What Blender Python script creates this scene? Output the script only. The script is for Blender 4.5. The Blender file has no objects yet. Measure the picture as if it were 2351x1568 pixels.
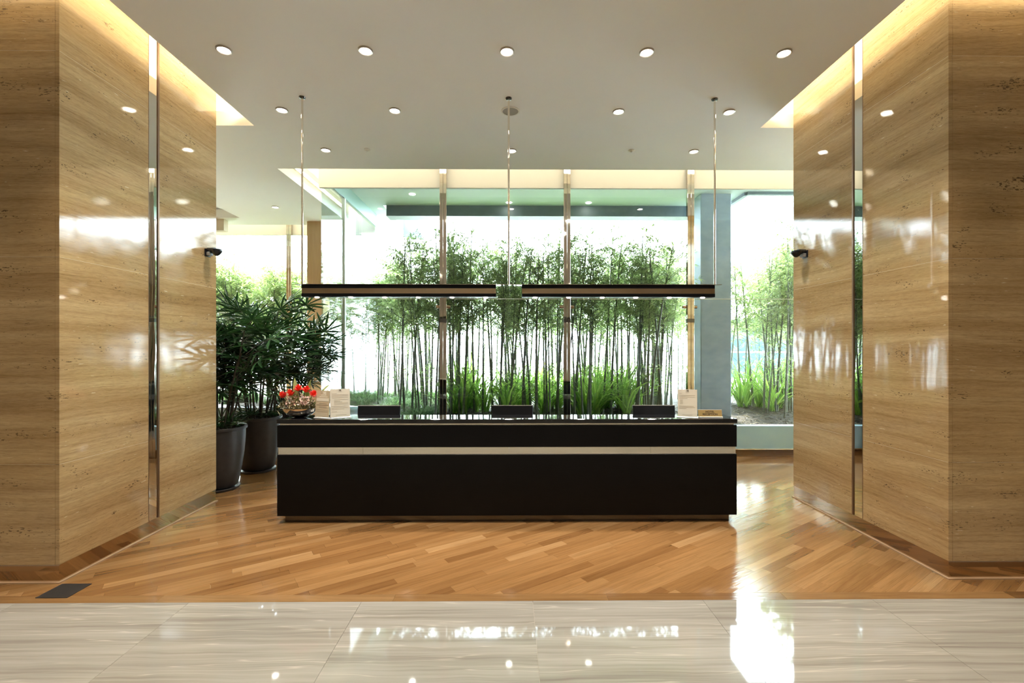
import bpy, bmesh, math, random
from mathutils import Vector, Matrix, Euler

random.seed(7)
S = bpy.context.scene
C = S.collection
PI = math.pi
R = math.radians

# ------------------------------------------------------------------ camera
FPX = 1060.0
EYE = 1.75
cam_d = bpy.data.cameras.new('camera')
cam = bpy.data.objects.new('camera', cam_d)
C.objects.link(cam)
cam.location = (0, 0, EYE)
cam.rotation_euler = (PI / 2, 0, -0.009)
cam_d.sensor_width = 36.0
cam_d.lens = FPX / 2351 * 36.0
cam_d.shift_x = -0.00255
cam_d.shift_y = 0.00595
cam_d.clip_start = 0.05
cam_d.clip_end = 300
S.camera = cam

# ------------------------------------------------------------------ sky and exposure
SKY = 9.5
w = bpy.data.worlds.new('overcast_sky')
S.world = w
w.use_nodes = True
bg = w.node_tree.nodes['Background']
bg.inputs['Color'].default_value = (0.82, 0.92, 1.0, 1)
bg.inputs['Strength'].default_value = SKY
sun_d = bpy.data.lights.new('sun', 'SUN')
sun_d.energy = 8.0
sun_d.color = (1.0, 0.96, 0.88)
sun_d.angle = R(2.0)
sun = bpy.data.objects.new('sun', sun_d)
C.objects.link(sun)
sun.location = (6, 30, 40)
sun.rotation_euler = (R(-17), R(7), 0)      # high sun beyond the garden: lights paving and bamboo from behind
S.view_settings.view_transform = 'Standard'
S.view_settings.look = 'None'
S.view_settings.gamma = 1
S.view_settings.use_curve_mapping = False
S.view_settings.exposure = 1.74
S.cycles.max_bounces = 8
S.cycles.diffuse_bounces = 4
S.cycles.glossy_bounces = 5
S.cycles.transparent_max_bounces = 24
S.cycles.transmission_bounces = 6
S.cycles.caustics_reflective = False
S.cycles.caustics_refractive = False
S.cycles.sample_clamp_indirect = 6.0
S.cycles.use_denoising = True
S.cycles.adaptive_threshold = 0.02

WARM = (1.0, 0.955, 0.88)
COVE = (1.0, 0.90, 0.67)
DOWN_W = 76.0
HALL_W = 108.0
PEND_W = 7.0
COVE_E = 6.5
COVE_P = 14.0
LENS_E = 16.0

# ------------------------------------------------------------------ materials
def new_mat(name):
    m = bpy.data.materials.new(name)
    m.use_nodes = True
    nt = m.node_tree
    p = nt.nodes['Principled BSDF']
    return m, nt, p

def N(nt, typ, **kw):
    n = nt.nodes.new(typ)
    for k, v in kw.items():
        if k.startswith('i_'):
            n.inputs[k[2:].replace('_', ' ')].default_value = v
        else:
            setattr(n, k, v)
    return n

def L(nt, a, b):
    nt.links.new(a, b)

def ramp(nt, stops, interp='LINEAR'):
    r = nt.nodes.new('ShaderNodeValToRGB')
    r.color_ramp.interpolation = interp
    els = r.color_ramp.elements
    while len(els) < len(stops):
        els.new(0.5)
    for e, (p, c) in zip(els, stops):
        e.position = p
        e.color = (*c, 1) if len(c) == 3 else c
    return r

def mapping(nt, src, scale=(1, 1, 1), rot=(0, 0, 0), loc=(0, 0, 0)):
    mp = nt.nodes.new('ShaderNodeMapping')
    mp.inputs['Scale'].default_value = scale
    mp.inputs['Rotation'].default_value = rot
    mp.inputs['Location'].default_value = loc
    L(nt, src, mp.inputs['Vector'])
    return mp.outputs['Vector']

def noise(nt, vec, scale=1.0, detail=4, rough=0.55, dist=0.0):
    n = nt.nodes.new('ShaderNodeTexNoise')
    n.inputs['Scale'].default_value = scale
    n.inputs['Detail'].default_value = detail
    n.inputs['Roughness'].default_value = rough
    n.inputs['Distortion'].default_value = dist
    L(nt, vec, n.inputs['Vector'])
    return n.outputs['Fac']

def mixc(nt, fac, a, b, mode='MIX'):
    m = nt.nodes.new('ShaderNodeMix')
    m.data_type = 'RGBA'
    m.blend_type = mode
    for sock, v in ((m.inputs[0], fac), (m.inputs[6], a), (m.inputs[7], b)):
        if isinstance(v, (int, float)):
            sock.default_value = v
        elif isinstance(v, tuple):
            sock.default_value = (*v, 1) if len(v) == 3 else v
        else:
            L(nt, v, sock)
    return m.outputs[2]

def plain(name, col, rough=0.5, metal=0.0, spec=0.5, emis=None, estr=0.0, coat=0.0):
    m, nt, p = new_mat(name)
    p.inputs['Base Color'].default_value = (*col, 1)
    p.inputs['Roughness'].default_value = rough
    p.inputs['Metallic'].default_value = metal
    p.inputs['Specular IOR Level'].default_value = spec
    p.inputs['Coat Weight'].default_value = coat
    if emis:
        p.inputs['Emission Color'].default_value = (*emis, 1)
        p.inputs['Emission Strength'].default_value = estr
    return m

def mottled(name, c1, c2, scale=6.0, rough=0.5, stretch=(1, 1, 1), bump=0.0, spec=0.5, detail=5, metal=0.0):
    m, nt, p = new_mat(name)
    pos = N(nt, 'ShaderNodeTexCoord').outputs['Object']
    v = mapping(nt, pos, stretch)
    f = noise(nt, v, scale, detail)
    r = ramp(nt, [(0.3, c1), (0.7, c2)])
    L(nt, f, r.inputs[0])
    L(nt, r.outputs[0], p.inputs['Base Color'])
    p.inputs['Roughness'].default_value = rough
    p.inputs['Specular IOR Level'].default_value = spec
    p.inputs['Metallic'].default_value = metal
    if bump:
        b = N(nt, 'ShaderNodeBump')
        b.inputs['Strength'].default_value = bump
        b.inputs['Distance'].default_value = 0.01
        L(nt, f, b.inputs['Height'])
        L(nt, b.outputs[0], p.inputs['Normal'])
    return m

def travertine():
    m, nt, p = new_mat('travertine')
    pos = N(nt, 'ShaderNodeNewGeometry').outputs['Position']
    wob = noise(nt, mapping(nt, pos, (0.8, 0.8, 1.2)), 1.0, 3)
    wobv = N(nt, 'ShaderNodeCombineXYZ')
    ml = N(nt, 'ShaderNodeMath', operation='MULTIPLY'); ml.inputs[1].default_value = 0.09
    L(nt, wob, ml.inputs[0]); L(nt, ml.outputs[0], wobv.inputs['Z'])
    ad = N(nt, 'ShaderNodeVectorMath', operation='ADD')
    L(nt, pos, ad.inputs[0]); L(nt, wobv.outputs[0], ad.inputs[1])
    v = ad.outputs[0]
    broad = noise(nt, mapping(nt, v, (0.28, 0.28, 5.5)), 1.0, 4, 0.55)
    fine = noise(nt, mapping(nt, v, (1.6, 1.6, 50.0)), 1.0, 8, 0.72)
    hair = noise(nt, mapping(nt, v, (16.0, 16.0, 130.0)), 1.0, 4, 0.7)
    r1 = ramp(nt, [(0.28, (0.29, 0.18, 0.078)), (0.5, (0.395, 0.262, 0.126)), (0.72, (0.49, 0.355, 0.19))])
    L(nt, broad, r1.inputs[0])
    r2 = ramp(nt, [(0.30, (0.70, 0.65, 0.60)), (0.5, (1.0, 1.0, 1.0)), (0.72, (1.14, 1.14, 1.13))])
    L(nt, fine, r2.inputs[0])
    c = mixc(nt, 0.85, r1.outputs[0], r2.outputs[0], 'MULTIPLY')
    r3 = ramp(nt, [(0.30, (0.72, 0.69, 0.66)), (0.52, (1, 1, 1)), (0.74, (1.18, 1.18, 1.18))])
    L(nt, hair, r3.inputs[0])
    c = mixc(nt, 0.7, c, r3.outputs[0], 'MULTIPLY')
    # pits
    pit = noise(nt, mapping(nt, v, (38, 38, 130)), 1.0, 2, 0.5)
    zone = noise(nt, mapping(nt, v, (3.0, 3.0, 9.0)), 1.0, 3)
    mx = N(nt, 'ShaderNodeMath', operation='MULTIPLY'); L(nt, pit, mx.inputs[0]); L(nt, zone, mx.inputs[1])
    rp = ramp(nt, [(0.392, (0, 0, 0)), (0.425, (0.9, 0.9, 0.9))])
    L(nt, mx.outputs[0], rp.inputs[0])
    c = mixc(nt, rp.outputs[0], c, (0.10, 0.065, 0.035))
    # pale calcite flecks
    fl = noise(nt, mapping(nt, v, (9, 9, 60), loc=(3, 7, 1)), 1.0, 3, 0.6)
    rf = ramp(nt, [(0.69, (0, 0, 0)), (0.74, (0.6, 0.6, 0.6))])
    L(nt, fl, rf.inputs[0])
    c = mixc(nt, rf.outputs[0], c, (0.72, 0.62, 0.46))
    L(nt, c, p.inputs['Base Color'])
    p.inputs['Roughness'].default_value = 0.035
    p.inputs['Specular IOR Level'].default_value = 0.55
    b = N(nt, 'ShaderNodeBump'); b.inputs['Strength'].default_value = 0.012; b.inputs['Distance'].default_value = 0.01
    L(nt, fine, b.inputs['Height']); L(nt, b.outputs[0], p.inputs['Normal'])
    return m

def marble_floor():
    m, nt, p = new_mat('wood_vein_marble')
    pos = N(nt, 'ShaderNodeNewGeometry').outputs['Position']
    oi = N(nt, 'ShaderNodeObjectInfo')
    off = N(nt, 'ShaderNodeCombineXYZ')
    mm = N(nt, 'ShaderNodeMath', operation='MULTIPLY'); mm.inputs[1].default_value = 0.25
    L(nt, oi.outputs['Random'], mm.inputs[0]); L(nt, mm.outputs[0], off.inputs['Z'])
    wob = noise(nt, mapping(nt, pos, (1.1, 1.6, 1.0)), 1.0, 3)
    ml = N(nt, 'ShaderNodeMath', operation='MULTIPLY'); ml.inputs[1].default_value = 0.08
    L(nt, wob, ml.inputs[0]); L(nt, ml.outputs[0], off.inputs['Y'])
    ad = N(nt, 'ShaderNodeVectorMath', operation='ADD')
    L(nt, pos, ad.inputs[0]); L(nt, off.outputs[0], ad.inputs[1])
    v = ad.outputs[0]
    a = noise(nt, mapping(nt, v, (0.45, 9.0, 3.0)), 1.0, 5, 0.55)
    bq = noise(nt, mapping(nt, v, (0.8, 42.0, 5.0)), 1.0, 4, 0.55)
    r1 = ramp(nt, [(0.28, (0.155, 0.143, 0.124)), (0.5, (0.21, 0.197, 0.174)), (0.72, (0.255, 0.243, 0.217))])
    L(nt, a, r1.inputs[0])
    r2 = ramp(nt, [(0.30, (0.76, 0.73, 0.69)), (0.5, (1, 1, 1)), (0.7, (1.1, 1.1, 1.1))])
    L(nt, bq, r2.inputs[0])
    c = mixc(nt, 0.8, r1.outputs[0], r2.outputs[0], 'MULTIPLY')
    ln = noise(nt, mapping(nt, v, (0.5, 16.0, 2.0), loc=(4, 2, 0)), 1.0, 2, 0.5)
    rl = ramp(nt, [(0.488, (0, 0, 0)), (0.50, (0.30, 0.30, 0.30)), (0.512, (0, 0, 0))])
    L(nt, ln, rl.inputs[0])
    c = mixc(nt, rl.outputs[0], c, (0.46, 0.43, 0.37))
    L(nt, c, p.inputs['Base Color'])
    p.inputs['Roughness'].default_value = 0.04
    p.inputs['Specular IOR Level'].default_value = 0.55
    b = N(nt, 'ShaderNodeBump'); b.inputs['Strength'].default_value = 0.02; b.inputs['Distance'].default_value = 0.02
    L(nt, noise(nt, mapping(nt, pos, (2.0, 2.0, 1)), 1.0, 1), b.inputs['Height']); L(nt, b.outputs[0], p.inputs['Normal'])
    return m

def plank_wood(name='plank_wood', dark=1.0):
    m, nt, p = new_mat(name)
    obj = N(nt, 'ShaderNodeTexCoord').outputs['Object']
    oi = N(nt, 'ShaderNodeObjectInfo').outputs['Random']
    isl = N(nt, 'ShaderNodeNewGeometry').outputs['Random Per Island']
    sm = N(nt, 'ShaderNodeMath', operation='ADD'); L(nt, oi, sm.inputs[0]); L(nt, isl, sm.inputs[1])
    fr = N(nt, 'ShaderNodeMath', operation='FRACT'); L(nt, sm.outputs[0], fr.inputs[0])
    rnd = fr.outputs[0]
    off = N(nt, 'ShaderNodeCombineXYZ')
    m1 = N(nt, 'ShaderNodeMath', operation='MULTIPLY'); m1.inputs[1].default_value = 37.0
    L(nt, rnd, m1.inputs[0]); L(nt, m1.outputs[0], off.inputs['X']); L(nt, m1.outputs[0], off.inputs['Y'])
    ad = N(nt, 'ShaderNodeVectorMath', operation='ADD'); L(nt, obj, ad.inputs[0]); L(nt, off.outputs[0], ad.inputs[1])
    v = ad.outputs[0]
    g = noise(nt, mapping(nt, v, (1.3, 26, 1)), 1.0, 5, 0.6, 0.6)
    h = noise(nt, mapping(nt, v, (5, 150, 1)), 1.0, 3, 0.6)
    base = ramp(nt, [(0.0, (0.1323 * dark, 0.0643 * dark, 0.0227 * dark)), (0.18, (0.1524 * dark, 0.0764 * dark, 0.0271 * dark)),
                     (0.5, (0.1839 * dark, 0.0958 * dark, 0.0353 * dark)), (0.85, (0.2128 * dark, 0.1171 * dark, 0.0464 * dark)),
                     (1.0, (0.2564 * dark, 0.1524 * dark, 0.0678 * dark))])
    L(nt, rnd, base.inputs[0])
    r2 = ramp(nt, [(0.25, (0.72, 0.67, 0.60)), (0.5, (1, 1, 1)), (0.75, (1.20, 1.18, 1.14))])
    L(nt, g, r2.inputs[0])
    c = mixc(nt, 0.85, base.outputs[0], r2.outputs[0], 'MULTIPLY')
    r3 = ramp(nt, [(0.3, (0.84, 0.82, 0.80)), (0.6, (1.06, 1.06, 1.06))])
    L(nt, h, r3.inputs[0])
    c = mixc(nt, 0.7, c, r3.outputs[0], 'MULTIPLY')
    L(nt, c, p.inputs['Base Color'])
    p.inputs['Roughness'].default_value = 0.13
    p.inputs['Specular IOR Level'].default_value = 0.62
    b = N(nt, 'ShaderNodeBump'); b.inputs['Strength'].default_value = 0.16; b.inputs['Distance'].default_value = 0.006
    wv = noise(nt, mapping(nt, v, (5.0, 26.0, 1)), 1.0, 2)
    L(nt, wv, b.inputs['Height']); L(nt, b.outputs[0], p.inputs['Normal'])
    return m

def veneer(name, c1, c2, stretch=(14, 14, 1.0), rough=0.35):
    return mottled(name, c1, c2, 2.5, rough, stretch)

def glass_mat(name, tint, refl0=0.05):
    m = bpy.data.materials.new(name)
    m.use_nodes = True
    nt = m.node_tree
    nt.nodes.clear()
    out = N(nt, 'ShaderNodeOutputMaterial')
    tr = N(nt, 'ShaderNodeBsdfTransparent'); tr.inputs[0].default_value = (*tint, 1)
    gl = N(nt, 'ShaderNodeBsdfGlossy'); gl.inputs['Roughness'].default_value = 0.0
    lw = N(nt, 'ShaderNodeLayerWeight'); lw.inputs['Blend'].default_value = 0.5
    pw = N(nt, 'ShaderNodeMath', operation='POWER'); pw.inputs[1].default_value = 5.0
    L(nt, lw.outputs['Facing'], pw.inputs[0])
    ma = N(nt, 'ShaderNodeMath', operation='MULTIPLY_ADD'); ma.inputs[1].default_value = 0.9; ma.inputs[2].default_value = refl0
    L(nt, pw.outputs[0], ma.inputs[0])
    mx = N(nt, 'ShaderNodeMixShader')
    L(nt, ma.outputs[0], mx.inputs[0]); L(nt, tr.outputs[0], mx.inputs[1]); L(nt, gl.outputs[0], mx.inputs[2])
    L(nt, mx.outputs[0], out.inputs[0])
    return m

def leaf_mat(name, c1, c2, transl=0.35, rough=0.45, scale=4.0, spec=0.4):
    m, nt, p = new_mat(name)
    isl = N(nt, 'ShaderNodeNewGeometry').outputs['Random Per Island']
    oi = N(nt, 'ShaderNodeObjectInfo').outputs['Random']
    sm = N(nt, 'ShaderNodeMath', operation='ADD'); L(nt, oi, sm.inputs[0]); L(nt, isl, sm.inputs[1])
    fr = N(nt, 'ShaderNodeMath', operation='FRACT'); L(nt, sm.outputs[0], fr.inputs[0])
    r = ramp(nt, [(0.0, c1), (1.0, c2)])
    L(nt, fr.outputs[0], r.inputs[0])
    L(nt, r.outputs[0], p.inputs['Base Color'])
    p.inputs['Roughness'].default_value = rough
    p.inputs['Specular IOR Level'].default_value = spec
    if transl > 0:
        t = N(nt, 'ShaderNodeBsdfTranslucent')
        br = mixc(nt, 1.0, r.outputs[0], (1.3, 1.35, 0.8), 'MULTIPLY')
        L(nt, br, t.inputs[0])
        mx = N(nt, 'ShaderNodeMixShader'); mx.inputs[0].default_value = transl
        out = nt.nodes['Material Output']
        L(nt, p.outputs[0], mx.inputs[1]); L(nt, t.outputs[0], mx.inputs[2]); L(nt, mx.outputs[0], out.inputs[0])
    return m

def mirror_mat(name, col, rough=0.02, wave=0.0, scale=(3, 3, 3)):
    m, nt, p = new_mat(name)
    p.inputs['Base Color'].default_value = (*col, 1)
    p.inputs['Metallic'].default_value = 1.0
    p.inputs['Roughness'].default_value = rough
    if wave:
        pos = N(nt, 'ShaderNodeNewGeometry').outputs['Position']
        f = noise(nt, mapping(nt, pos, scale), 1.0, 1)
        b = N(nt, 'ShaderNodeBump'); b.inputs['Strength'].default_value = wave; b.inputs['Distance'].default_value = 0.01
        L(nt, f, b.inputs['Height']); L(nt, b.outputs[0], p.inputs['Normal'])
    return m

M = {}
M['stone'] = travertine()
M['marble'] = marble_floor()
M['plank'] = plank_wood()
M['grout'] = plain('grout', (0.30, 0.26, 0.21), 0.8)
M['jointfill'] = plain('pale_joint', (0.62, 0.52, 0.38), 0.8)
M['ceiling'] = mottled('ceiling_paint', (0.90, 0.895, 0.88), (0.93, 0.925, 0.91), 0.8, 0.75, spec=0.2)
M['white'] = plain('white_paint', (0.80, 0.78, 0.72), 0.7, spec=0.2)
M['plaster'] = mottled('hall_plaster', (0.60, 0.51, 0.39), (0.66, 0.57, 0.44), 1.2, 0.6)
M['black'] = mottled('black_veneer', (0.0025, 0.0025, 0.003), (0.005, 0.0048, 0.005), 3.0, 0.34, (2, 2, 60), spec=0.15)
M['blacktop'] = plain('black_gloss', (0.005, 0.005, 0.006), 0.04, spec=0.8)
M['steel'] = mirror_mat('polished_steel', (0.90, 0.85, 0.76), 0.06, 0.03, (3, 3, 3))
M['mullion'] = mirror_mat('mullion_steel', (0.72, 0.66, 0.58), 0.05, 0.10, (4, 4, 5))
M['mirror'] = mirror_mat('strip_mirror', (0.83, 0.84, 0.83), 0.01, 0.10, (4, 4, 2.0))
M['bronze'] = mirror_mat('bronze_mirror', (0.50, 0.38, 0.26), 0.07, 0.05, (2, 2, 2))
M['base'] = mirror_mat('bronze_skirting', (0.50, 0.395, 0.30), 0.07, 0.02, (2, 2, 2))
M['copper'] = mirror_mat('copper_mirror', (0.78, 0.60, 0.43), 0.06)
M['trim'] = plain('bronze_trim', (0.17, 0.10, 0.055), 0.35, 0.6)
M['shoe'] = plain('floor_shoe', (0.42, 0.29, 0.18), 0.4, 0.3)
M['glass'] = glass_mat('tinted_glass', (0.915, 0.957, 0.962), 0.035)
M['clear'] = glass_mat('clear_glass', (0.97, 0.985, 0.975), 0.03)
M['acrylic'] = glass_mat('clear_acrylic', (0.98, 0.98, 0.98), 0.05)
M['concrete'] = mottled('concrete', (0.25, 0.31, 0.375), (0.32, 0.38, 0.445), 3.5, 0.7, (1, 1, 1.6), 0.1)
M['beam'] = mottled('dark_cladding', (0.085, 0.115, 0.13), (0.12, 0.15, 0.165), 8, 0.55)
M['soffit'] = plain('soffit_paint', (0.50, 0.56, 0.535), 0.7, spec=0.2)
M['teal'] = plain('fascia_paint', (0.26, 0.40, 0.37), 0.45)
M['wood_col'] = veneer('wood_veneer', (0.47, 0.32, 0.165), (0.53, 0.37, 0.20))
M['skirt'] = plank_wood('skirting_wood', 0.8)
M['soil'] = mottled('garden_soil', (0.018, 0.014, 0.010), (0.050, 0.038, 0.026), 9, 0.9, bump=0.6)
M['litter'] = leaf_mat('dry_leaf_litter', (0.05, 0.04, 0.028), (0.26, 0.22, 0.17), 0.1, 0.8)
M['pave'] = mottled('pale_paving', (0.50, 0.50, 0.49), (0.58, 0.58, 0.57), 0.5, 0.8)
M['culm'] = mottled('bamboo_culm', (0.075, 0.09, 0.06), (0.17, 0.185, 0.125), 5, 0.5, (1, 1, 3))
M['bleaf'] = leaf_mat('bamboo_leaf', (0.15, 0.22, 0.12), (0.42, 0.50, 0.28), 0.5)
M['grass'] = leaf_mat('strap_leaf', (0.12, 0.25, 0.07), (0.44, 0.60, 0.20), 0.5)
M['shrub'] = leaf_mat('shrub_leaf', (0.06, 0.13, 0.06), (0.22, 0.33, 0.18), 0.35)
M['palm'] = leaf_mat('palm_leaf', (0.010, 0.040, 0.012), (0.030, 0.095, 0.026), 0.15, 0.28, spec=0.6)
M['palm_stem'] = mottled('palm_stem', (0.022, 0.016, 0.010), (0.06, 0.045, 0.028), 12, 0.8, (1, 1, 3))
M['pot'] = mottled('dark_grey_pot', (0.026, 0.023, 0.022), (0.036, 0.032, 0.030), 14, 0.42)
M['potsoil'] = mottled('pot_soil', (0.015, 0.012, 0.008), (0.05, 0.04, 0.03), 30, 0.95)
M['plastic'] = plain('black_plastic', (0.003, 0.003, 0.0035), 0.4, spec=0.2)
M['lens'] = plain('lamp_lens', (1, 1, 1), 0.4, emis=(1.0, 0.93, 0.82), estr=LENS_E)
M['cove'] = plain('cove_led', (1, 1, 1), 0.5, emis=COVE, estr=COVE_E)
M['cove_pier'] = plain('cove_led_pier', (1, 1, 1), 0.5, emis=COVE, estr=COVE_P)
M['trimring'] = plain('downlight_trim', (0.42, 0.38, 0.32), 0.35, 0.3)
M['darkmetal'] = mirror_mat('dark_metal', (0.16, 0.15, 0.14), 0.25)
M['grille'] = mottled('speaker_grille', (0.38, 0.36, 0.33), (0.44, 0.42, 0.39), 300, 0.7)
M['sensor'] = plain('sensor_black', (0.012, 0.014, 0.02), 0.25)
M['sensorlens'] = plain('sensor_lens', (0.45, 0.5, 0.56), 0.15)
M['vent'] = mottled('floor_plate', (0.030, 0.028, 0.027), (0.045, 0.042, 0.040), 8, 0.35, metal=0.5)
M['paper'] = plain('cream_paper', (0.80, 0.75, 0.63), 0.6)
M['card'] = plain('beige_card', (0.60, 0.50, 0.35), 0.5)
M['inkd'] = plain('dark_ink', (0.05, 0.035, 0.02), 0.6)
M['inkg'] = plain('grey_ink', (0.40, 0.34, 0.25), 0.6)
M['inkw'] = plain('white_ink', (0.92, 0.88, 0.78), 0.5)
M['gold'] = plain('brass_plate', (0.46, 0.32, 0.13), 0.32, 0.35)
M['ivory'] = plain('white_plastic', (0.75, 0.74, 0.72), 0.35)
M['silver'] = mirror_mat('silver_bowl', (0.83, 0.80, 0.75), 0.09)
M['red'] = leaf_mat('red_petal', (0.52, 0.012, 0.010), (0.85, 0.05, 0.03), 0.2)
M['pink'] = leaf_mat('pink_petal', (0.55, 0.22, 0.21), (0.92, 0.80, 0.76), 0.2)
M['darkfill'] = leaf_mat('dark_foliage', (0.03, 0.035, 0.012), (0.20, 0.15, 0.06), 0.15)
M['varieg'] = leaf_mat('variegated_leaf', (0.14, 0.19, 0.05), (0.36, 0.38, 0.16), 0.25)
M['stick'] = plain('pale_stick', (0.65, 0.58, 0.42), 0.6)
M['berry'] = plain('cream_berry', (0.70, 0.58, 0.34), 0.35)
M['facade'] = mottled('white_render', (0.78, 0.79, 0.80), (0.84, 0.85, 0.86), 0.4, 0.8)
M['winblue'] = plain('far_window', (0.060, 0.064, 0.068), 0.7, spec=0.0)
M['tarp'] = mottled('turquoise_sheet', (0.0, 0.024, 0.033), (0.001, 0.030, 0.040), 1.5, 0.6)
M['postpale'] = plain('pale_post', (0.84, 0.88, 0.83), 0.4)

# ------------------------------------------------------------------ mesh helpers
class MB:
    def __init__(s):
        s.v = []; s.f = []; s.mi = []
    def _add(s, vs, fs, mi=0):
        o = len(s.v)
        s.v += [tuple(v) for v in vs]
        s.f += [tuple(i + o for i in f) for f in fs]
        s.mi += [mi] * len(fs)
    def box(s, x0, x1, y0, y1, z0, z1, mi=0):
        vs = [(x, y, z) for z in (z0, z1) for y in (y0, y1) for x in (x0, x1)]
        fs = [(0, 2, 3, 1), (4, 5, 7, 6), (0, 1, 5, 4), (2, 6, 7, 3), (0, 4, 6, 2), (1, 3, 7, 5)]
        s._add(vs, fs, mi); return s
    def bbox(s, x0, x1, y0, y1, z0, z1, b=0.004, mi=0):
        """box with chamfered edges"""
        bm = bmesh.new()
        bmesh.ops.create_cube(bm, size=1)
        for v in bm.verts:
            v.co = Vector(((x0 + x1) / 2 + v.co.x * (x1 - x0), (y0 + y1) / 2 + v.co.y * (y1 - y0), (z0 + z1) / 2 + v.co.z * (z1 - z0)))
        bmesh.ops.bevel(bm, geom=bm.edges[:], offset=b, segments=1, affect='EDGES')
        bm.verts.index_update()
        s._add([v.co for v in bm.verts], [[v.index for v in f.verts] for f in bm.faces], mi)
        bm.free(); return s
    def prism(s, poly, z0, z1, mi=0):
        n = len(poly)
        vs = [(x, y, z0) for x, y in poly] + [(x, y, z1) for x, y in poly]
        fs = [tuple(range(n - 1, -1, -1)), tuple(range(n, 2 * n))] + [(i, (i + 1) % n, n + (i + 1) % n, n + i) for i in range(n)]
        s._add(vs, fs, mi); return s
    def lathe(s, prof, n=24, c=(0, 0, 0), sx=1, sy=1, mi=0, cap=True):
        vs = []; fs = []
        for r, z in prof:
            for k in range(n):
                a = 2 * PI * k / n
                vs.append((c[0] + r * sx * math.cos(a), c[1] + r * sy * math.sin(a), c[2] + z))
        for j in range(len(prof) - 1):
            for k in range(n):
                k2 = (k + 1) % n
                fs.append((j * n + k, j * n + k2, (j + 1) * n + k2, (j + 1) * n + k))
        if cap:
            fs.append(tuple(range(n - 1, -1, -1)))
            fs.append(tuple(range((len(prof) - 1) * n, len(prof) * n)))
        s._add(vs, fs, mi); return s
    def tube(s, pts, rad, n=6, mi=0):
        pts = [Vector(p) for p in pts]
        if not isinstance(rad, (list, tuple)):
            rad = [rad] * len(pts)
        vs = []; fs = []
        up = Vector((0.3, 0.2, 1)).normalized()
        for i, p in enumerate(pts):
            d = (pts[min(i + 1, len(pts) - 1)] - pts[max(i - 1, 0)]).normalized()
            a = d.cross(up)
            if a.length < 1e-3:
                a = d.cross(Vector((1, 0, 0)))
            a.normalize(); b = d.cross(a).normalized()
            for k in range(n):
                t = 2 * PI * k / n
                vs.append(p + (a * math.cos(t) + b * math.sin(t)) * rad[i])
        for i in range(len(pts) - 1):
            for k in range(n):
                k2 = (k + 1) % n
                fs.append((i * n + k, i * n + k2, (i + 1) * n + k2, (i + 1) * n + k))
        fs.append(tuple(range(n - 1, -1, -1)))
        fs.append(tuple(range((len(pts) - 1) * n, len(pts) * n)))
        s._add(vs, fs, mi); return s
    def blade(s, pts, widths, side, mi=0, fold=0.0):
        """leaf strip along pts; side = sideways vector"""
        side = Vector(side).normalized()
        vs = []; fs = []
        for p, wd in zip(pts, widths):
            p = Vector(p)
            vs += [p - side * wd / 2, p + Vector((0, 0, -fold * wd)), p + side * wd / 2]
        for i in range(len(pts) - 1):
            a = 3 * i; b = 3 * (i + 1)
            fs += [(a, a + 1, b + 1, b), (a + 1, a + 2, b + 2, b + 1)]
        s._add(vs, fs, mi); return s
    def mesh(s, name, mats, smooth=False):
        me = bpy.data.meshes.new(name)
        me.from_pydata(s.v, [], s.f)
        if not isinstance(mats, (list, tuple)):
            mats = [mats]
        for m in mats:
            me.materials.append(m)
        if len(mats) > 1:
            me.polygons.foreach_set('material_index', s.mi)
        if smooth:
            me.polygons.foreach_set('use_smooth', [True] * len(me.polygons))
            try:
                me.set_sharp_from_angle(angle=R(40))
            except Exception:
                pass
        me.update()
        return me
    def build(s, name, mats, parent=None, smooth=False, loc=None, rot=None):
        return link(name, s.mesh(name, mats, smooth), parent, loc, rot)

def link(name, data, parent=None, loc=None, rot=None):
    o = bpy.data.objects.new(name, data)
    C.objects.link(o)
    if parent is not None:
        o.parent = parent
    if loc is not None:
        o.location = loc
    if rot is not None:
        o.rotation_euler = rot
    return o

def tag(o, label=None, cat=None, group=None, kind=None):
    if label: o['label'] = label
    if cat: o['category'] = cat
    if group: o['group'] = group
    if kind: o['kind'] = kind
    return o

def empty(name, loc=(0, 0, 0), rz=0.0):
    o = link(name, None, None, loc, (0, 0, rz))
    o.empty_display_size = 0.1
    return o

def copy_tree(o, parent=None):
    c = o.copy(); C.objects.link(c)
    c.parent = parent
    for ch in list(o.children):
        copy_tree(ch, c)
    return c

def add_spot(name, parent, loc, power, size=110, blend=0.7, rad=0.05, col=WARM):
    l = bpy.data.lights.new(name, 'SPOT')
    l.energy = power; l.color = col; l.spot_size = R(size); l.spot_blend = blend; l.shadow_soft_size = rad
    o = link(name, l, parent, loc)
    return o

def text_mesh(txt, size, align='CENTER', bold=0.0):
    cu = bpy.data.curves.new('lettering', 'FONT')
    cu.body = txt; cu.size = size; cu.align_x = align; cu.align_y = 'CENTER'
    cu.offset = bold; cu.extrude = 0.0004; cu.resolution_u = 3
    o = bpy.data.objects.new('lettering', cu)
    C.objects.link(o)
    dg = bpy.context.evaluated_depsgraph_get()
    me = bpy.data.meshes.new_from_object(o.evaluated_get(dg))
    bpy.data.objects.remove(o)
    return me

# ------------------------------------------------------------------ dimensions (metres, camera stands at the origin)
CEIL = 4.37
ROOF = 5.0
XL, XR = -3.352, 3.312          # polished faces of the two stone piers
PN, PFL, PFR = 3.46, 5.29, 5.375   # pier front, pier ends
GY = 7.42                        # window wall behind the desk
SX = -3.03                       # side glazing
FY = 10.40                       # far glazing of the side bay
MY = 3.19                        # marble meets timber
HX = 8.2
ZJ = 2.533                       # transom joint in the glazing

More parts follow.
